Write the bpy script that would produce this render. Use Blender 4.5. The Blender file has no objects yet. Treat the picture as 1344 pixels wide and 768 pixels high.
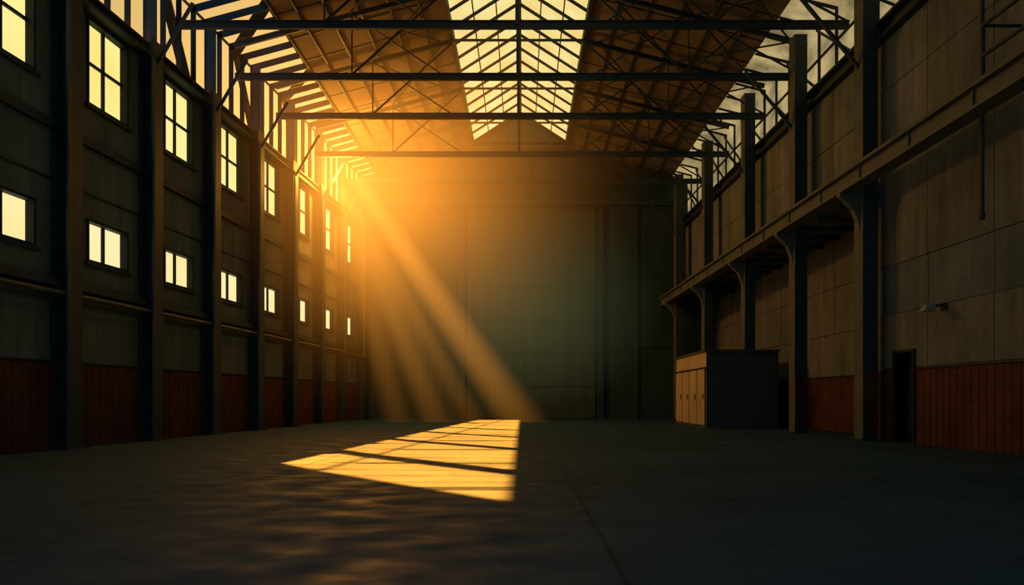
import bpy, math, random
from mathutils import Vector, Matrix
random.seed(4)
D = bpy.data
scene = bpy.context.scene
COL = scene.collection
scene.view_settings.view_transform = 'Standard'

# ---------------------------------------------------------------- materials
def new_mat(name):
    m = D.materials.new(name); m.use_nodes = True
    nt = m.node_tree; nt.nodes.clear()
    out = nt.nodes.new('ShaderNodeOutputMaterial')
    return m, nt, out

def surf(name, c1, c2, rough=0.8, metal=0.0, scale=0.6, stretch=(1,1,1), bump=0.12, fine=6.0, spec=0.3, mul=.3, brick=None, streak=0):
    m, nt, out = new_mat(name)
    N = nt.nodes.new; L = nt.links.new
    b = N('ShaderNodeBsdfPrincipled'); L(b.outputs[0], out.inputs[0])
    tc = N('ShaderNodeTexCoord'); mp = N('ShaderNodeMapping'); mp.inputs['Scale'].default_value = stretch
    L(tc.outputs['Object'], mp.inputs[0])
    n1 = N('ShaderNodeTexNoise'); n1.inputs['Scale'].default_value = scale; n1.inputs['Detail'].default_value = 8; n1.inputs['Roughness'].default_value = 0.6
    n2 = N('ShaderNodeTexNoise'); n2.inputs['Scale'].default_value = fine; n2.inputs['Detail'].default_value = 5
    L(mp.outputs[0], n1.inputs['Vector']); L(mp.outputs[0], n2.inputs['Vector'])
    r = N('ShaderNodeValToRGB'); r.color_ramp.elements[0].position = .3; r.color_ramp.elements[1].position = .7
    r.color_ramp.elements[0].color = (*c1, 1); r.color_ramp.elements[1].color = (*c2, 1)
    L(n1.outputs[0], r.inputs[0])
    mx = N('ShaderNodeMixRGB'); mx.blend_type = 'MULTIPLY'; mx.inputs[0].default_value = mul
    r2 = N('ShaderNodeValToRGB'); r2.color_ramp.elements[0].position = .3; r2.color_ramp.elements[1].position = .7
    r2.color_ramp.elements[0].color = (.45,.45,.45,1)
    L(n2.outputs[0], r2.inputs[0]); L(r.outputs[0], mx.inputs[1]); L(r2.outputs[0], mx.inputs[2])
    cur = mx.outputs[0]
    if streak:
        ms = N('ShaderNodeMapping'); ms.inputs['Scale'].default_value=(1.6,1.6,.12); L(tc.outputs['Object'], ms.inputs[0])
        n3 = N('ShaderNodeTexNoise'); n3.inputs['Scale'].default_value=1.3; n3.inputs['Detail'].default_value=9; n3.inputs['Roughness'].default_value=.7; L(ms.outputs[0], n3.inputs['Vector'])
        r3 = N('ShaderNodeValToRGB'); r3.color_ramp.elements[0].position=.38; r3.color_ramp.elements[1].position=.6; r3.color_ramp.elements[0].color=(.38,.38,.36,1)
        L(n3.outputs[0], r3.inputs[0])
        m3 = N('ShaderNodeMixRGB'); m3.blend_type='MULTIPLY'; m3.inputs[0].default_value=streak; L(cur,m3.inputs[1]); L(r3.outputs[0],m3.inputs[2]); cur=m3.outputs[0]
    if brick:
        sp = N('ShaderNodeSeparateXYZ'); cb = N('ShaderNodeCombineXYZ'); L(tc.outputs['Object'],sp.inputs[0]); L(sp.outputs[1],cb.inputs[0]); L(sp.outputs[2],cb.inputs[1])
        br = N('ShaderNodeTexBrick'); br.inputs['Scale'].default_value=1; br.inputs['Brick Width'].default_value=brick[0]; br.inputs['Row Height'].default_value=brick[1]
        br.inputs['Mortar Size'].default_value=brick[2]; br.inputs['Color1'].default_value=(1,1,1,1); br.inputs['Color2'].default_value=(.7,.7,.7,1); br.inputs['Mortar'].default_value=(.45,.45,.45,1)
        L(cb.outputs[0], br.inputs['Vector'])
        m4 = N('ShaderNodeMixRGB'); m4.blend_type='MULTIPLY'; m4.inputs[0].default_value=.55; L(cur,m4.inputs[1]); L(br.outputs[0],m4.inputs[2]); cur=m4.outputs[0]
    L(cur, b.inputs['Base Color'])
    b.inputs['Roughness'].default_value = rough; b.inputs['Metallic'].default_value = metal
    b.inputs['Specular IOR Level'].default_value = spec
    bp = N('ShaderNodeBump'); bp.inputs['Strength'].default_value = bump; bp.inputs['Distance'].default_value = .03
    L(n2.outputs[0], bp.inputs['Height']); L(bp.outputs[0], b.inputs['Normal'])
    return m

def emis(name, col, s, col2=None, scale=.5):
    m, nt, out = new_mat(name)
    N = nt.nodes.new; L = nt.links.new
    e = N('ShaderNodeEmission'); e.inputs[1].default_value = s
    tc = N('ShaderNodeTexCoord'); n = N('ShaderNodeTexNoise'); n.inputs['Scale'].default_value = scale; n.inputs['Detail'].default_value = 3
    L(tc.outputs['Object'], n.inputs['Vector'])
    r = N('ShaderNodeValToRGB'); r.color_ramp.elements[0].position = .35; r.color_ramp.elements[1].position = .65
    r.color_ramp.elements[0].color = (*(col2 or col), 1); r.color_ramp.elements[1].color = (*col, 1)
    L(n.outputs[0], r.inputs[0]); L(r.outputs[0], e.inputs[0]); L(e.outputs[0], out.inputs[0])
    return m

M_WL   = surf('plaster_olive', (.075,.100,.105), (.140,.168,.165), .9, scale=.45, stretch=(1,1,.45), spec=.12, streak=.45)
M_WR   = surf('concrete_panel', (.100,.115,.120), (.195,.208,.200), .85, scale=.35, stretch=(1,1,.6), spec=.12, streak=.55)
M_WR2  = surf('concrete_grey_strip', (.080,.108,.132), (.125,.155,.178), .85, scale=.5, spec=.12, streak=.4)
M_RED  = surf('red_wainscot', (.080,.027,.021), (.145,.052,.038), .8, scale=1.2, fine=10, spec=.12, brick=(.3,.16,.018), streak=.45)
M_STEEL= surf('dark_steel', (.018,.032,.040), (.034,.052,.058), .6, .0, scale=1.5, spec=.18)
M_BEAM = surf('weathered_girder', (.065,.072,.066), (.11,.118,.10), .65, .0, scale=1.2, spec=.2)
M_BACK = surf('back_wall_teal', (.021,.042,.048), (.035,.060,.064), .9, scale=.25, stretch=(1,1,.5), spec=.1, streak=.45)  # teal of the hall's ambient haze put into the base colour
M_DOORB= surf('hangar_door_teal', (.034,.056,.054), (.050,.075,.070), .85, scale=.3, stretch=(1,1,.7), spec=.1, streak=.45)
M_ROOF = surf('roof_sheet_brown', (.11,.09,.065), (.17,.135,.09), .85, scale=.5, spec=.1)
M_DARK = surf('dark_opening', (.006,.007,.007), (.012,.013,.012), .9)
M_CABIN= surf('cabin_lit_side', (.36,.28,.17), (.50,.39,.22), .8, scale=.8, stretch=(1,1,.5))  # warm lit look of the cabin's left side put into base colour
M_CABF = surf('cabin_shaded', (.036,.052,.052), (.055,.072,.068), .8, scale=.8)  # shade of the cabin front put into colour; roof edge and plinth share it
M_FRAME= surf('window_frame_metal', (.010,.014,.016), (.02,.026,.028), .6, .0, spec=.15)
M_LAMPG= surf('lamp_glass', (.2,.2,.18), (.3,.3,.27), .3)
M_WIN  = emis('window_daylight', (1,.89,.32), 1.0, (1,.80,.22), .35)
M_WINL = emis('window_daylight_pale', (1,.90,.46), 1.0, (1,.82,.34), .35)
M_SKY  = emis('lantern_glass', (1,.84,.34), .95, (.95,.70,.22), .8)
M_CLER = emis('clerestory_glass', (.85,.64,.27), .6, (.3,.24,.11), .8)

def floor_mat():
    m, nt, out = new_mat('floor_concrete')
    N = nt.nodes.new; L = nt.links.new
    b = N('ShaderNodeBsdfPrincipled'); L(b.outputs[0], out.inputs[0])
    tc = N('ShaderNodeTexCoord')
    mp = N('ShaderNodeMapping'); mp.inputs['Scale'].default_value=(.7,1,1); mp.inputs['Rotation'].default_value=(0,0,.25); L(tc.outputs['Object'], mp.inputs[0])
    n1 = N('ShaderNodeTexNoise'); n1.inputs['Scale'].default_value=.6; n1.inputs['Detail'].default_value=12; n1.inputs['Roughness'].default_value=.68; n1.inputs['Distortion'].default_value=.5
    L(mp.outputs[0], n1.inputs['Vector'])
    r = N('ShaderNodeValToRGB'); r.color_ramp.elements[0].position=.3; r.color_ramp.elements[1].position=.7
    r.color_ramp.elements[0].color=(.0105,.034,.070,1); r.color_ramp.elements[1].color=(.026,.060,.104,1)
    L(n1.outputs[0], r.inputs[0])
    br = N('ShaderNodeTexBrick'); br.offset=0; br.inputs['Scale'].default_value=1
    br.inputs['Brick Width'].default_value=5.4; br.inputs['Row Height'].default_value=4.7; br.inputs['Mortar Size'].default_value=.03; br.inputs['Mortar Smooth'].default_value=.3
    br.inputs['Color1'].default_value=(1,1,1,1); br.inputs['Color2'].default_value=(.82,.82,.82,1); br.inputs['Mortar'].default_value=(.45,.45,.45,1)
    mo = N('ShaderNodeMapping'); mo.inputs['Location'].default_value=(-.8,0,0); L(tc.outputs['Object'], mo.inputs[0]); L(mo.outputs[0], br.inputs['Vector'])
    mx = N('ShaderNodeMixRGB'); mx.blend_type='MULTIPLY'; mx.inputs[0].default_value=1
    L(r.outputs[0], mx.inputs[1]); L(br.outputs[0], mx.inputs[2])
    vo = N('ShaderNodeTexVoronoi'); vo.feature='DISTANCE_TO_EDGE'; vo.inputs['Scale'].default_value=.33
    nd = N('ShaderNodeTexNoise'); nd.inputs['Scale'].default_value=1.5; nd.inputs['Detail'].default_value=6; L(tc.outputs['Object'],nd.inputs['Vector'])
    ad = N('ShaderNodeVectorMath'); ad.operation='ADD'; L(tc.outputs['Object'],ad.inputs[0]); L(nd.outputs['Color'],ad.inputs[1]); L(ad.outputs[0],vo.inputs['Vector'])
    rc = N('ShaderNodeValToRGB'); rc.color_ramp.elements[0].position=0; rc.color_ramp.elements[1].position=.006; rc.color_ramp.elements[0].color=(.5,.5,.5,1)
    L(vo.outputs['Distance'],rc.inputs[0])
    m2 = N('ShaderNodeMixRGB'); m2.blend_type='MULTIPLY'; m2.inputs[0].default_value=.6; L(mx.outputs[0],m2.inputs[1]); L(rc.outputs[0],m2.inputs[2])
    L(m2.outputs[0], b.inputs['Base Color'])
    n2 = N('ShaderNodeTexNoise'); n2.inputs['Scale'].default_value=2; n2.inputs['Detail'].default_value=8; L(mp.outputs[0], n2.inputs['Vector'])
    mr = N('ShaderNodeMapRange'); mr.inputs[1].default_value=.3; mr.inputs[2].default_value=.7; mr.inputs[3].default_value=.45; mr.inputs[4].default_value=.9; L(n2.outputs[0], mr.inputs[0]); L(mr.outputs[0], b.inputs['Roughness'])
    bp = N('ShaderNodeBump'); bp.inputs['Strength'].default_value=.15; bp.inputs['Distance'].default_value=.03
    L(n2.outputs[0], bp.inputs['Height']); L(bp.outputs[0], b.inputs['Normal'])
    b.inputs['Specular IOR Level'].default_value=.07
    return m
M_FLOOR = floor_mat()

# ---------------------------------------------------------------- mesh builder
class B:
    def __init__(s): s.v=[]; s.f=[]; s.m=[]; s.mats=[]
    def mi(s, mat):
        if mat not in s.mats: s.mats.append(mat)
        return s.mats.index(mat)
    def hexa(s, p, mat):
        n=len(s.v); s.v += [tuple(q) for q in p]; k=s.mi(mat)
        for f in ((0,3,2,1),(4,5,6,7),(0,1,5,4),(1,2,6,5),(2,3,7,6),(3,0,4,7)):
            s.f.append(tuple(n+i for i in f)); s.m.append(k)
    def box(s,x0,x1,y0,y1,z0,z1,mat):
        s.hexa([(x0,y0,z0),(x1,y0,z0),(x1,y1,z0),(x0,y1,z0),(x0,y0,z1),(x1,y0,z1),(x1,y1,z1),(x0,y1,z1)],mat)
    def wb(s,W,y0,y1,o0,o1,z0,z1,mat):
        s.hexa([(W(y0,o0),y0,z0),(W(y0,o1),y0,z0),(W(y1,o1),y1,z0),(W(y1,o0),y1,z0),
                (W(y0,o0),y0,z1),(W(y0,o1),y0,z1),(W(y1,o1),y1,z1),(W(y1,o0),y1,z1)],mat)
    def poly(s,pts,mat):
        n=len(s.v); s.v+=[tuple(q) for q in pts]; s.f.append(tuple(range(n,n+len(pts)))); s.m.append(s.mi(mat))
    def beam(s,p,q,w,h,mat,up=(0,0,1)):
        p=Vector(p);q=Vector(q);d=(q-p).normalized();u=Vector(up)
        sd=d.cross(u)
        if sd.length<1e-4: sd=d.cross(Vector((0,1,0)))
        sd.normalize(); u=sd.cross(d).normalized()
        a=sd*w/2; b=u*h/2
        s.hexa([p-a-b,p+a-b,q+a-b,q-a-b,p-a+b,p+a+b,q+a+b,q-a+b],mat)
    def ibeam(s,p,q,w,h,mat,t=.04):
        p=Vector(p);q=Vector(q);d=(q-p).normalized();sd=d.cross(Vector((0,0,1))).normalized();u=sd.cross(d)
        for sg in (1,-1): s.beam(p+u*sg*(h/2-t/2),q+u*sg*(h/2-t/2),w,t,mat)
        s.beam(p,q,t,h-2*t,mat)
    def tube(s,p,q,r,mat,n=10):
        p=Vector(p);q=Vector(q);d=(q-p).normalized();a=d.orthogonal().normalized();b=d.cross(a);k=s.mi(mat);o=len(s.v)
        for c in (p,q):
            for i in range(n):
                t=2*math.pi*i/n; s.v.append(tuple(c+(a*math.cos(t)+b*math.sin(t))*r))
        for i in range(n):
            j=(i+1)%n; s.f.append((o+i,o+j,o+n+j,o+n+i)); s.m.append(k)
        s.f.append(tuple(o+i for i in reversed(range(n)))); s.m.append(k)
        s.f.append(tuple(o+n+i for i in range(n))); s.m.append(k)
    def done(s,name):
        me=D.meshes.new(name); me.from_pydata(s.v,[],s.f)
        for m in s.mats: me.materials.append(m)
        me.polygons.foreach_set('material_index',s.m); me.update()
        o=D.objects.new(name,me); COL.objects.link(o); return o

# ---------------------------------------------------------------- layout
YB=48.0; YF=-5.0
def WL(y,o=0): return -13.3+.071*(y-17.4)+o
def WR(y,o=0): return 12.45-.0303*(y-16.95)-o
def WC(y,o=0): return 11.68-.045*(y-23.2)-o
def roofz(x): return 19-.27*(max(abs(x),3.2)-3.2)
ZE=14.1
ZL=13.5
GI=10.1
GR=10.5

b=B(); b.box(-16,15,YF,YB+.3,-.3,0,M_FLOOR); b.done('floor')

wy=[(16.6+3.87*(k),16.6+3.87*k+1.9) for k in range(-4,8)]
cols=[19.3-3.87*k for k in range(5,0,-1)]+[19.3+3.87*k for k in range(8)]
b=B()
ybr=[YF]; 
for a,c in wy: ybr+=[a,c]
ybr.append(YB)
def zone(z0,z1,holes):
    if not holes: b.wb(WL,YF,YB,-.35,0,z0,z1,M_WL); return
    for i in range(len(ybr)-1):
        if i%2==0: b.wb(WL,ybr[i],ybr[i+1],-.35,0,z0,z1,M_WL)
zone(0,5.53,False); zone(5.53,6.84,True); zone(6.84,10.27,False); zone(10.27,12.92,True); zone(12.92,ZL,False)
b.done('wall_left')
b=B(); b.wb(WL,YF,YB,0.0,.05,0,2.43,M_RED)
y=YF+.2
while y<YB-.2:
    b.wb(WL,y,y+.1,.05,.065,0.02,2.41,M_RED); y+=.3
b.wb(WL,YF,YB,0,.09,2.43,2.48,M_FRAME)
b.done('trim_1')
b=B()
b.wb(WL,YF,YB,0,.30,4.55,4.78,M_STEEL); b.wb(WL,YF,YB,0,.12,4.2,4.55,M_STEEL)
b.wb(WL,YF,YB,0,.16,8.95,9.2,M_STEEL); b.wb(WL,YF,YB,0,.06,7.55,7.6,M_STEEL)
b.done('trim_2')
b=B()
b.tube((WL(YF,.42),YF,4.35),(WL(YB,.42),YB,4.35),.06,M_BEAM)
b.done('service_pipe')
b=B()
b.wb(WL,YF,YB,.0,.40,12.98,13.04,M_STEEL); b.wb(WL,YF,YB,0,.1,13.04,13.42,M_STEEL); b.wb(WL,YF,YB,0,.25,13.42,13.48,M_STEEL)
b.done('eave_girder_left')  # eave girder along the left wall
n=0
for (a,c) in wy:
    for (z0,z1,rows,mat) in ((10.27,12.92,2,M_WIN),(5.53,6.84,1,M_WINL)):
        n+=1; w=B()
        w.wb(WL,a,c,-.22,-.2,z0,z1,mat)
        f=.08
        w.wb(WL,a,a+f,-.2,.04,z0,z1,M_FRAME); w.wb(WL,c-f,c,-.2,.04,z0,z1,M_FRAME)
        w.wb(WL,a+f,c-f,-.2,.04,z0,z0+f,M_FRAME); w.wb(WL,a+f,c-f,-.2,.04,z1-f,z1,M_FRAME)
        m=(a+c)/2; w.wb(WL,m-.04,m+.04,-.2,-.12,z0+f,z1-f,M_FRAME)
        if rows==2:
            h=(z0+z1)/2+.05; w.wb(WL,a+f,c-f,-.2,-.125,h-.04,h+.04,M_FRAME)
        w.wb(WL,a-.1,c+.1,0,.1,z0-.1,z0,M_STEEL)
        w.done('window_%d'%n)
for yc in cols:
    c=B(); w=.3
    c.wb(WL,yc-w,yc+w,.46,.52,0,ZL,M_STEEL)
    c.wb(WL,yc-w,yc+w,.10,.15,0,ZL,M_STEEL)
    c.wb(WL,yc-.04,yc+.04,.15,.46,0,ZL,M_STEEL)
    c.wb(WL,yc-w-.08,yc+w+.08,.1,.62,0,.06,M_STEEL)
    for z in (4.9,9.0,12.9): c.wb(WL,yc-w,yc+w,.15,.46,z,z+.05,M_STEEL)
    c.tube((WL(yc,.58),yc-w-.08,4.2),(WL(yc,.58),yc-w-.08,12.8),.045,M_BEAM)
    c.beam((WL(yc,.5),yc,12.8),(WL(yc,1.7),yc,14.85),.05,.12,M_STEEL)
    c.beam((WL(yc,.3),yc,ZL),(WL(yc,.3),yc,roofz(WL(yc,.3))-.1),.05,.34,M_STEEL,up=(1,0,0))
    c.done('steel_column')

# ---------------------------------------------------------------- left glazing, opening and bars shaped to cast the striped sun patch
S,T=.585,.12
XR0=-.2
def floorline(yL,dy):
    yb=yL+T*ZL; xb=WL(yb); XL=xb+S*ZL
    zi=roofz(GI); yi=yL-dy+T*zi
    xf=WL(yb); zf=roofz(xf); Xf=xf+S*zf; yf=yL-dy*(Xf-XL)/(XR0-XL)+T*zf
    return [Vector((WL(yb,-.1),yb,ZL)),Vector((WL(yf,-.1),yf,zf)),Vector((-GI,yi,zi))]
g=B()
def strip(Ln,Rn,mat):
    for i in range(2): g.poly([Ln[i],Rn[i],Rn[i+1],Ln[i+1]],mat)
start=floorline(15.3,6.1)
lo=[Vector((WL(YF,-.1),YF,ZL)),Vector((WL(YF,-.1),YF,roofz(WL(YF)))),Vector((-GI,YF,roofz(GI)))]
strip(lo,start,M_CLER)
for (a,c,d) in ((18.3,19.3,5.9),(23.9,24.8,5.3),(29.4,30.2,4.8),(34.5,35.2,4.3)):
    strip(floorline(a,d),floorline(c,d),M_STEEL)
y=19.3-3.87*6
while y<YB:
    x=WL(y)
    g.hexa([(x,y,ZL),(x+.2,y,ZL),(x+.2,y+.025,ZL),(x,y+.025,ZL),(x,y,roofz(x)),(x+.2,y,roofz(x)-.05),(x+.2,y+.025,roofz(x)-.05),(x,y+.025,roofz(x))],M_FRAME)
    g.hexa([(x,y,roofz(x)-.30),(-GI,y,roofz(GI)-.30),(-GI,y+.025,roofz(GI)-.30),(x,y+.025,roofz(x)-.30),(x,y,roofz(x)),(-GI,y,roofz(GI)),(-GI,y+.025,roofz(GI)),(x,y+.025,roofz(x))],M_FRAME)
    y+=.9675
g.beam((WL(YF),YF,roofz(WL(YF))-.05),(WL(YB),YB,roofz(WL(YB))-.05),.08,.08,M_FRAME)
g.beam((-GI,YF,roofz(GI)-.08),(-GI,YB,roofz(GI)-.08),.14,.16,M_STEEL)
g.done('window_clerestory_left')

g=B()
g.poly([(WR(YF,-.1),YF,ZE),(WR(YB,-.1),YB,ZE),(WR(YB,-.1),YB,roofz(WR(YB))),(WR(YF,-.1),YF,roofz(WR(YF)))],M_CLER)
g.poly([(WR(YF,-.1),YF,roofz(WR(YF))),(WR(YB,-.1),YB,roofz(WR(YB))),(GR,YB,roofz(GR)),(GR,YF,roofz(GR))],M_CLER)
y=YF+1;k=0
while y<YB:
    x=WR(y); g.beam((x,y,ZE),(x,y,roofz(x)),.09,.1,M_FRAME); g.beam((x,y,roofz(x)-.03),(GR,y,roofz(GR)-.03),.09,.1,M_FRAME)
    if k%2==0: g.beam((x-.1,y,ZE),(WR(y+2.9)-.1,y+2.9,roofz(x)-.1),.08,.08,M_STEEL)
    y+=1.45;k+=1
g.beam((WR(YF),YF,15.3),(WR(YB),YB,15.3),.08,.08,M_FRAME)
g.done('window_clerestory_right')

# ---------------------------------------------------------------- ceiling / roof
LX0,LX1,LC=-3.4,3.0,-.2
c=B()
def slab(x0,x1):
    c.hexa([(x0,YF,roofz(x0)),(x1,YF,roofz(x1)),(x1,YB,roofz(x1)),(x0,YB,roofz(x0)),(x0,YF,roofz(x0)+.12),(x1,YF,roofz(x1)+.12),(x1,YB,roofz(x1)+.12),(x0,YB,roofz(x0)+.12)],M_ROOF)
slab(-GI,LX0); slab(LX1,GR)
y=YF+.6
while y<YB:
    for (x0,x1) in ((-GI,LX0),(LX1,GR)):
        c.beam((x0,y,roofz(x0)-.02),(x1,y,roofz(x1)-.02),.04,.04,M_STEEL)
    y+=1.9
c.done('ceiling')
p=B()
for x in (-9.2,-8.1,-6.9,-5.7,-4.5,4.2,5.5,6.8,8.1,9.4):
    p.beam((x,YF,roofz(x)-.1),(x,YB,roofz(x)-.1),.07,.14,M_STEEL)
p.done('roof_purlins')

g=B(); ZR=21.2; y0,y1=4,47
for (x,sgn) in ((LX0,-1),(LX1,1)):
    g.poly([(x,y0,19.15),(x,y1,19.15),(LC,y1,ZR),(LC,y0,ZR)],M_SKY)
    g.box(x-.08,x+.08,y0,y1,18.7,19.2,M_STEEL)
    k=0;y=y0
    while y<=y1+.01:
        g.beam((x,y,19.12),(LC,y,ZR-.05),.14,.13,M_FRAME); y+=1.43; k+=1
    for f in (.33,.66):
        xx=x+(LC-x)*f; zz=19.12+(ZR-19.12)*f; g.beam((xx,y0,zz),(xx,y1,zz),.06,.06,M_FRAME)
g.beam((LC,y0,ZR-.15),(LC,y1,ZR-.15),.26,.3,M_STEEL)
for y in (y0,y1):
    g.poly([(LX0,y,18.7),(LX1,y,18.7),(LX1,y,19.2),(LC,y,ZR),(LX0,y,19.2)],M_BACK)
for sx in (-2.3,-1.2,.8,1.9):
    g.beam((sx,y1-.05,18.7),(sx,y1-.05,19.2+2*(1-abs(sx-LC)/3.2)),.08,.08,M_STEEL)
g.done('window_roof_lantern')
c=B(); c.box(LX0,LX1,YF,4,18.9,19.1,M_ROOF); c.box(LX0,LX1,47,YB+.2,18.9,19.1,M_ROOF); c.done('ceiling_cap')

for yt in (8.4,12.6,16.8,20.8,24.8,28.8,32.8,37.9,42.6,47.3):
    t=B(); zc=15.0
    xl=WL(yt,.35); xr=WR(yt,.35)
    t.ibeam((xl,yt,zc),(xr,yt,zc),.12,.30,M_STEEL,t=.03)
    t.ibeam((xl,yt,roofz(xl)-.28),(LX0,yt,18.6),.10,.2,M_STEEL,t=.03)
    t.ibeam((LX1,yt,18.6),(xr,yt,roofz(xr)-.28),.10,.2,M_STEEL,t=.03)
    t.beam((LX0,yt,18.65),(LX1,yt,18.65),.08,.1,M_STEEL)
    t.beam((LC,yt,zc),(LC,yt,ZR-.2),.14,.14,M_STEEL)
    for x,xx in ((-7.2,-3.4),(7.0,3.0)):
        t.beam((x,yt,zc+.1),(xx,yt,18.5),.05,.08,M_STEEL)
    t.beam((xr,yt,zc+.1),(7.0,yt,roofz(7)-.35),.05,.07,M_STEEL)
    t.beam((7.0,yt,zc+.1),(9.2,yt,roofz(9.2)-.35),.05,.06,M_STEEL)
    t.beam((-7.2,yt,zc+.1),(-7.2,yt,roofz(7.2)-.3),.05,.06,M_STEEL); t.beam((7.0,yt,zc+.1),(7.0,yt,roofz(7)-.3),.05,.06,M_STEEL)
    t.beam((-3.4,yt,zc+.1),(-7.2,yt,roofz(7.2)-.3),.04,.05,M_STEEL); t.beam((3.0,yt,zc+.1),(7.0,yt,roofz(7)-.3),.04,.05,M_STEEL)
    t.done('roof_truss')
p=B(); ys=(20.8,24.8,28.8,32.8,37.9,42.6)
for a,bb in zip(ys[:-1],ys[1:]):
    for (xa,xb2) in ((-7.4,-3.8),(3.6,7.2),(7.2,11.3)):
        p.beam((xa,a,roofz(xa)-.3),(xb2,bb,roofz(xb2)-.3),.06,.06,M_STEEL)
        p.beam((xb2,a,roofz(xb2)-.34),(xa,bb,roofz(xa)-.34),.06,.06,M_STEEL)
p.done('roof_bracing')

# ---------------------------------------------------------------- right side
YR=23.45
b=B()
DY0,DY1,DZ=21.4,22.4,2.9
b.wb(WR,YF,DY0,-.4,0,0,DZ,M_WR); b.wb(WR,DY1,YR,-.4,0,0,DZ,M_WR); b.wb(WR,YF,YR,-.4,0,DZ,ZE,M_WR)
b.wb(WR,YR,YB,-.3,0,8.62,ZE,M_WR)
b.box(12.6,14.3,YR-.3,YR,0,8.6,M_WR)
b.box(13.6,13.9,YR,YB,0,8.6,M_WR)
b.done('wall_right')
b=B()
zs=[2.42,4.22,5.83,9.3,11.8,13.9]; yj=[-4.5,-1.7,1.1,3.9,6.7,9.5,12.3,15.1,17.9,20.7,23.4]
for i in range(len(yj)-1):
    for j in range(len(zs)-1):
        if DY0<yj[i+1] and DY1>yj[i] and j==0:
            m=M_WR
            b.wb(WR,yj[i]+.03,DY0-.1,0,.05,zs[j],zs[j+1]-.03,m); b.wb(WR,DY1+.1,yj[i+1]-.02,0,.05,zs[j],zs[j+1]-.03,m)
            b.wb(WR,DY0-.1,DY1+.1,0,.05,DZ+.1,zs[j+1]-.03,m); continue
        b.wb(WR,yj[i]+.03,yj[i+1],0,.05 if j!=1 else .03,zs[j],zs[j+1]-.03,M_WR2 if j==1 else M_WR)
yj2=[23.6+3.05*k for k in range(9)]
for i in range(8):
    for (z0,z1) in ((8.8,11.3),(11.33,13.9)):
        b.wb(WR,yj2[i]+.02,min(yj2[i+1],YB)-.02,0,.05,z0,z1,M_WR)
    for (z0,z1) in ((2.4,4.2),(4.23,6.2),(6.23,8.3)):
        b.box(13.55,13.6,yj2[i]+.02,min(yj2[i+1],YB)-.02,z0,z1,M_WR)
b.done('wall_panels_right')
b=B()
def redrun(y0,y1):
    b.wb(WR,y0,y1,0,.05,0,2.33,M_RED); y=y0+.08
    while y<y1-.15: b.wb(WR,y,y+.1,.05,.065,.02,2.31,M_RED); y+=.3
    b.wb(WR,y0,y1,0,.09,2.33,2.37,M_FRAME)
redrun(YF,DY0-.08); redrun(DY1+.08,YR)
b.box(13.54,13.6,YR,YB,0,2.33,M_RED); b.box(13.5,13.6,YR,YB,2.33,2.39,M_FRAME)
y=YR+.2
while y<YB-.3: b.box(13.525,13.54,y,y+.1,.02,2.31,M_RED); y+=.3
b.done('trim_3')
b=B()
b.wb(WR,YR,YB,-.3,.0,8.3,8.6,M_BEAM)
b.hexa([(WC(YR,.3),YR,8.4),(13.6,YR,8.4),(13.6,YB,8.4),(WC(YB,.3),YB,8.4),(WC(YR,.3),YR,8.62),(13.6,YR,8.62),(13.6,YB,8.62),(WC(YB,.3),YB,8.62)],M_BEAM)
y=YR+1
while y<YB:
    b.beam((WC(y,.3),y,8.3),(13.6,y,8.3),.12,.2,M_STEEL); y+=1.6
b.done('gallery_slab')
b=B()
b.wb(WR,YF,YB,0,.35,13.45,13.55,M_STEEL);b.wb(WR,YF,YB,0,.08,13.55,13.98,M_STEEL);b.wb(WR,YF,YB,0,.35,13.98,14.08,M_STEEL)
b.done('eave_girder_right')  # eave girder along the right wall

d=B()
d.wb(WR,DY0-.08,DY0,-.4,.12,0,DZ+.08,M_FRAME); d.wb(WR,DY1,DY1+.08,-.4,.12,0,DZ+.08,M_FRAME); d.wb(WR,DY0,DY1,-.4,.12,DZ,DZ+.08,M_FRAME)
d.wb(WR,DY0,DY1,-.36,-.3,0,DZ,M_DARK)
d.wb(WR,DY0+.15,DY1-.15,-.3,-.28,.2,1.3,M_FRAME); d.wb(WR,DY0+.15,DY1-.15,-.3,-.28,1.5,2.7,M_FRAME)
d.tube((WR(DY0+.12,-.22),DY0+.12,1.15),(WR(DY0+.3,-.22),DY0+.3,1.15),.02,M_BEAM)
d.done('door_1')
l=B(); ly=19.9; lz=4.1
l.box(WR(ly,.12),WR(ly,.05),ly-.12,ly+.12,lz-.1,lz+.1,M_FRAME)
l.beam((WR(ly,.1),ly,lz+.05),(WR(ly,.5),ly,lz),.06,.06,M_FRAME)
l.hexa([(WR(ly,.75),ly-.16,lz-.14),(WR(ly,.4),ly-.16,lz-.14),(WR(ly,.4),ly+.16,lz-.14),(WR(ly,.75),ly+.16,lz-.14),
        (WR(ly,.65),ly-.1,lz+.02),(WR(ly,.4),ly-.1,lz+.1),(WR(ly,.4),ly+.1,lz+.1),(WR(ly,.65),ly+.1,lz+.02)],M_LAMPG)
l.done('wall_lamp')

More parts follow.
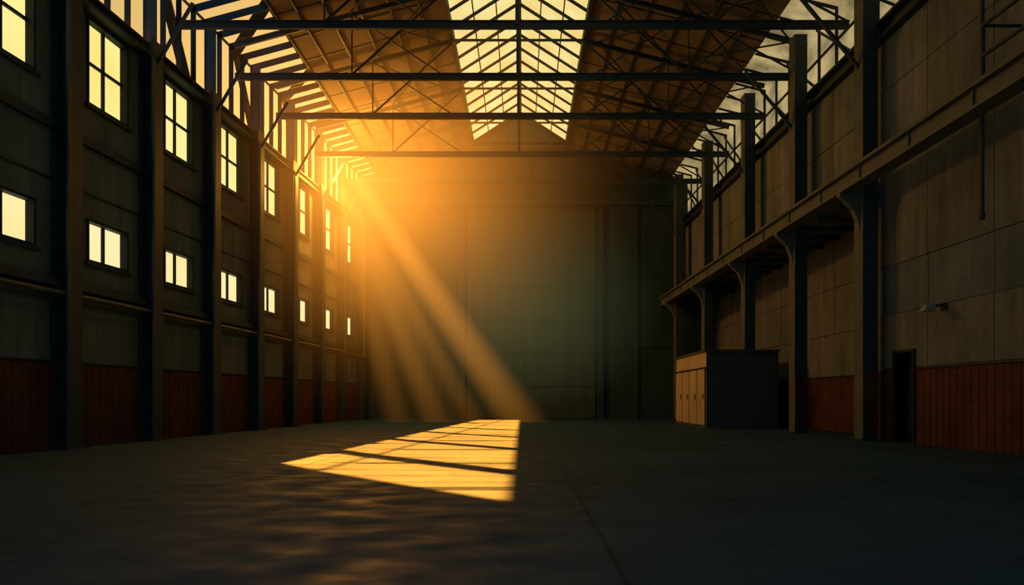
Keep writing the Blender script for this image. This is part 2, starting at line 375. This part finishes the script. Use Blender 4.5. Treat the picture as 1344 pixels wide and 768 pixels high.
def zb(y): return 8.45-.02*(y-20)
def Pb(y,o,z): return (WC(y,o),y,zb(y)+z)
b=B()
def run(o0,o1,z0,z1,mat,y0=YF,y1=YB-.1):
    a=y0;c=y1
    b.hexa([Pb(a,o0,z0),Pb(a,o1,z0),Pb(c,o1,z0),Pb(c,o0,z0),Pb(a,o0,z1),Pb(a,o1,z1),Pb(c,o1,z1),Pb(c,o0,z1)],mat)
run(.42,.95,0,.08,M_BEAM); run(.78,.84,.08,.52,M_BEAM); run(.38,1.0,.52,.62,M_BEAM); run(.62,.74,.62,.74,M_STEEL)
y=YF+1
while y<YB-1:
    b.hexa([Pb(y,.84,.08),Pb(y,.9,.08),Pb(y+.05,.9,.08),Pb(y+.05,.84,.08),Pb(y,.84,.52),Pb(y,.9,.52),Pb(y+.05,.9,.52),Pb(y+.05,.84,.52)],M_BEAM); y+=2.6
b.done('crane_beam')
for yc in (23.2,28.35,33.9,40.3,46.5):
    c=B(); w=.27; z0=0 if abs(yc-33.9)>.1 else 3.86
    zt=roofz(WC(yc))-.35
    c.wb(WC,yc-w,yc-w+.05,-.25,.25,z0,zt,M_STEEL); c.wb(WC,yc+w-.05,yc+w,-.25,.25,z0,zt,M_STEEL)
    c.wb(WC,yc-w+.05,yc+w-.05,-.03,.03,z0,zt,M_STEEL)
    c.wb(WC,yc-w,yc+w,.25,.27,z0,zt,M_BEAM)
    if z0==0:
        c.wb(WC,yc-w-.01,yc-w,-.25,.25,.1,2.33,M_RED)
        c.wb(WC,yc-w-.1,yc+w+.1,-.35,.35,0,.07,M_STEEL)
    za=zb(yc)
    prof=[(.27,za-1.5),(.33,za-1.0),(.5,za-.55),(.8,za-.25),(.95,za-.12),(.95,za),(.27,za)]
    n0=len(c.v); k=c.mi(M_BEAM)
    for yy in (yc-.12,yc+.12):
        for (o,z) in prof: c.v.append((WC(yy,o),yy,z))
    m_=len(prof)
    c.f.append(tuple(n0+i for i in range(m_))); c.m.append(k); c.f.append(tuple(n0+m_+i for i in reversed(range(m_)))); c.m.append(k)
    for i in range(m_):
        j=(i+1)%m_; c.f.append((n0+i,n0+m_+i,n0+m_+j,n0+j)); c.m.append(k)
    c.beam((WC(yc,.2),yc,12.6),(WC(yc,2.2),yc,15.0),.1,.1,M_STEEL)
    c.done('steel_column')
b=B(); b.tube((WC(17.3,.30),17.3,6.0),(WC(17.3,.30),17.3,14.0),.05,M_STEEL); b.tube((WC(17.3,.30),17.3,5.95),(WC(17.3,.30),17.3,6.1),.07,M_STEEL)
b.done('drain_pipe')
b=B()
for yy in (17.0,15,13,11): b.tube(Pb(yy,.5,.62),(WC(yy,.5),yy,10.75),.05,M_STEEL)
for z in (10.7,9.95): b.tube((WC(17.0,.5),17.0,z),(WC(9,.5),9,z),.05,M_STEEL)
b.tube((WC(17.0,.5),17.0,10.7),(WR(17.0,.05),17.0,10.7),.04,M_STEEL)
b.done('walkway_railing')

b=B()
x0,x1,ya,yb_=8.88,12.35,33.0,39.4; h=3.8
b.box(x0,x1,ya,yb_,0.06,h-.1,M_CABIN)
b.box(x0+.0,x1,ya-.03,ya,.06,h-.1,M_CABF)
b.box(x0-.08,x1+.05,ya-.1,yb_+.08,h-.1,h,M_CABF)
b.box(x0-.04,x1+.02,ya-.05,yb_+.04,0,.1,M_CABF)
for i in range(4):
    q0=ya+.12+i*1.56; b.box(x0-.05,x0,q0+.04,q0+1.5,.14,2.85,M_CABIN)
    b.tube((x0-.08,q0+.2,1.4),(x0-.08,q0+.2,1.65),.025,M_STEEL)
for i in range(5):
    q=ya+.1+i*1.55; b.box(x0-.06,x0,q-.03,q+.03,.1,2.9,M_FRAME)
b.box(x0-.06,x0,ya,yb_,2.9,2.96,M_FRAME)
for xx in (x0+.02,x1-.05): b.box(xx-.03,xx+.03,ya-.06,ya-.03,.1,h-.1,M_STEEL)
b.done('storage_cabin')

# ---------------------------------------------------------------- back wall
b=B()
b.box(-12.5,14.5,YB,YB+.3,0,16.5,M_BACK)
b.hexa([(-12.5,YB,16.5),(14.5,YB,16.5),(14.5,YB+.3,16.5),(-12.5,YB+.3,16.5),(-3.3,YB,19.3),(3.0,YB,19.3),(3.0,YB+.3,19.3),(-3.3,YB+.3,19.3)],M_BACK)
b.done('wall_back')
b=B()
for x in (-4.25,5.45):
    b.box(x-.22,x+.22,YB-.25,YB,0,15.0,M_BACK)
for x in (-9.4,-6.8,8.0,10.6):
    b.box(x-.12,x+.12,YB-.12,YB,0,15.0,M_BACK)
b.done('wall_back_pilasters')
d=B()
z=0.05; hs=[2.3,2.3,2.3,2.4,2.4,3.1]
for hh in hs:
    d.box(-3.9,5.1,YB-.14,YB,z,z+hh-.08,M_DOORB); 
    d.box(-3.9,5.1,YB-.18,YB,z+hh-.08,z+hh,M_STEEL); z+=hh
d.box(-4.0,5.2,YB-.25,YB,z,z+.3,M_STEEL)
d.done('door_2')
b=B(); 
for z in (5.0,10.0): 
    b.box(-11.2,-4.5,YB-.06,YB,z,z+.1,M_BACK); b.box(5.7,13.5,YB-.06,YB,z,z+.1,M_BACK)
b.done('trim_4')
b=B(); b.box(-16,-10,YF-.3,YF,0,19,M_WL); b.box(10,15,YF-.3,YF,0,19,M_WL); b.box(-10,10,YF-.3,YF,9,19,M_WL)  # unseen front wall; wide opening added to let cool fill light in
b.done('wall_front')

# ---------------------------------------------------------------- lights
sd=Vector((S,-T,-1)).normalized()
sun=D.lights.new('sun','SUN'); sun.energy=215; sun.color=(1,.20,.014); sun.angle=math.radians(.7)
so=D.objects.new('sun',sun); so.rotation_euler=sd.to_track_quat('-Z','Y').to_euler(); so.location=(-20,40,30); COL.objects.link(so)
pl=D.lights.new('sun_glow_fill','POINT'); pl.energy=3600; pl.color=(1,.42,.06); pl.shadow_soft_size=.6  # added point light without fixture, imitates warm spill from the sun glow
po=D.objects.new('sun_glow_fill',pl); po.location=(-10.3,38.5,14.0); COL.objects.link(po)

def vol(name, build):
    m,nt,out=new_mat(name); build(nt,out); return m
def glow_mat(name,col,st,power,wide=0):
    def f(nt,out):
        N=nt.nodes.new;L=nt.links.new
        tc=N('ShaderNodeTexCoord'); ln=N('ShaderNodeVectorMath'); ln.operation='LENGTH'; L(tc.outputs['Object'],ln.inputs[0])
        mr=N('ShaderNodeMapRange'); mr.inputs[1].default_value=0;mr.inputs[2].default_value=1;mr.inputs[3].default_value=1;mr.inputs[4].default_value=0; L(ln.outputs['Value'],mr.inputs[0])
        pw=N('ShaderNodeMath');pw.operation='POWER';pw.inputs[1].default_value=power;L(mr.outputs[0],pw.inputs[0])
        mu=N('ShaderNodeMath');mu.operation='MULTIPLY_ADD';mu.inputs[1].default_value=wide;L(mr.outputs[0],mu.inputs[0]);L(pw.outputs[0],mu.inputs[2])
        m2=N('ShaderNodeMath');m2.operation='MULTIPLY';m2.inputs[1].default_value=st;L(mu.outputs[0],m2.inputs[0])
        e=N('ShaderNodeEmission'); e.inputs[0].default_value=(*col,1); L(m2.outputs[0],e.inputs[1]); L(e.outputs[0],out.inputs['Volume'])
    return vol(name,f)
def ico(name,loc,scale,mat):
    import bmesh
    me=D.meshes.new(name); bm=bmesh.new(); bmesh.ops.create_icosphere(bm,subdivisions=3,radius=1); bm.to_mesh(me); bm.free()
    me.materials.append(mat); o=D.objects.new(name,me); o.location=loc; o.scale=scale; COL.objects.link(o); return o
ico('sun_glow_volume',(-10.2,38.0,13.8),(18,13,13.5),glow_mat('sun_glow_emission',(1,.33,.03),.30,3.3,.028))  # self-emitting ellipsoid painting the sun's glow in the air
ico('back_glow_volume',(-.5,42.3,7.2),(9.5,5.5,7.1),glow_mat('back_glow_emission',(.42,.50,.22),.013,1.0))  # weak green emission volume, painted glow in front of the back wall
def shaft_mat(strength):  # emission volume imitating sunlight scattered along a beam
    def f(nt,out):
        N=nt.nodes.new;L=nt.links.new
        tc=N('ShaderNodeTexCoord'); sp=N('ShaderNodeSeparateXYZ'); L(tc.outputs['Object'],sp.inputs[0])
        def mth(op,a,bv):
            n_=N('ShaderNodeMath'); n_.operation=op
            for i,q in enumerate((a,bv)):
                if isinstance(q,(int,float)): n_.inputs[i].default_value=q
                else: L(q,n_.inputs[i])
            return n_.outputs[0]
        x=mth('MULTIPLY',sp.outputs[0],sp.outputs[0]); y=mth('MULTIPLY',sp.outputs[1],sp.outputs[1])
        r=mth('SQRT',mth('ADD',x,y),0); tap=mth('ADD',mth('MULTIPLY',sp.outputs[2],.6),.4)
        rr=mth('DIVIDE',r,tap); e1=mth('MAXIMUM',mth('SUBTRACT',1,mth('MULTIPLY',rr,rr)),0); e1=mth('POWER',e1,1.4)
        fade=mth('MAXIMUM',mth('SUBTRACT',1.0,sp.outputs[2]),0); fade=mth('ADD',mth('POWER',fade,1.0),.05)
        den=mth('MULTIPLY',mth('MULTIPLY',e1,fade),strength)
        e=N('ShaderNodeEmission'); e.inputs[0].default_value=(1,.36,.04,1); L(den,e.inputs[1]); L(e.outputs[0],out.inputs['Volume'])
    return vol('shaft_emission',f)
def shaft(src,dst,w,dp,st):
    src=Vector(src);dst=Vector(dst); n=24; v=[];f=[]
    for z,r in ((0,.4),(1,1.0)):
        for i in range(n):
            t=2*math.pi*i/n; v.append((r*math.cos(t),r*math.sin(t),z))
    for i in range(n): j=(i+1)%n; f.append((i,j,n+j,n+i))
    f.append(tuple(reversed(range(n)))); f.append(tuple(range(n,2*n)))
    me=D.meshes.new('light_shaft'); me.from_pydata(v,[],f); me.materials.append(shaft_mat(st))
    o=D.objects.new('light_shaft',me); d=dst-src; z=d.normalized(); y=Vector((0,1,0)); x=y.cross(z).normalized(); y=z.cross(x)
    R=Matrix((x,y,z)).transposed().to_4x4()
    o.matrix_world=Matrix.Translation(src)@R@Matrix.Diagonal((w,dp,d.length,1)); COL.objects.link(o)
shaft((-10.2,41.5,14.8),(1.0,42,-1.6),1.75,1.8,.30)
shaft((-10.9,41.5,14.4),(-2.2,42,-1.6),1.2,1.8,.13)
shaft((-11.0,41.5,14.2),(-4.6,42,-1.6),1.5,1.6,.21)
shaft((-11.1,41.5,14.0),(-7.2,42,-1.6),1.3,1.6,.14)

w=D.worlds.new('World'); scene.world=w; w.use_nodes=True; nt=w.node_tree; nt.nodes.clear()
N=nt.nodes.new;L=nt.links.new
o=N('ShaderNodeOutputWorld');bg=N('ShaderNodeBackground');L(bg.outputs[0],o.inputs[0])
tc=N('ShaderNodeTexCoord');sp=N('ShaderNodeSeparateXYZ');L(tc.outputs['Generated'],sp.inputs[0])
mr=N('ShaderNodeMapRange');mr.inputs[1].default_value=-.4;mr.inputs[2].default_value=.05;L(sp.outputs[1],mr.inputs[0])
r=N('ShaderNodeValToRGB');r.color_ramp.elements[0].color=(.09,.50,.74,1);r.color_ramp.elements[1].color=(.80,.54,.18,1)  # blue end set as cool fill through the front opening
L(mr.outputs[0],r.inputs[0]);L(r.outputs[0],bg.inputs[0]);bg.inputs[1].default_value=.95

cd=D.cameras.new('camera');cd.lens=24;cd.sensor_width=36;cd.sensor_fit='HORIZONTAL';cd.shift_x=-14/1344;cd.shift_y=140/1344;cd.clip_end=300
co=D.objects.new('camera',cd);co.location=(0,0,1.4);co.rotation_euler=(math.radians(90),0,0);COL.objects.link(co);scene.camera=co
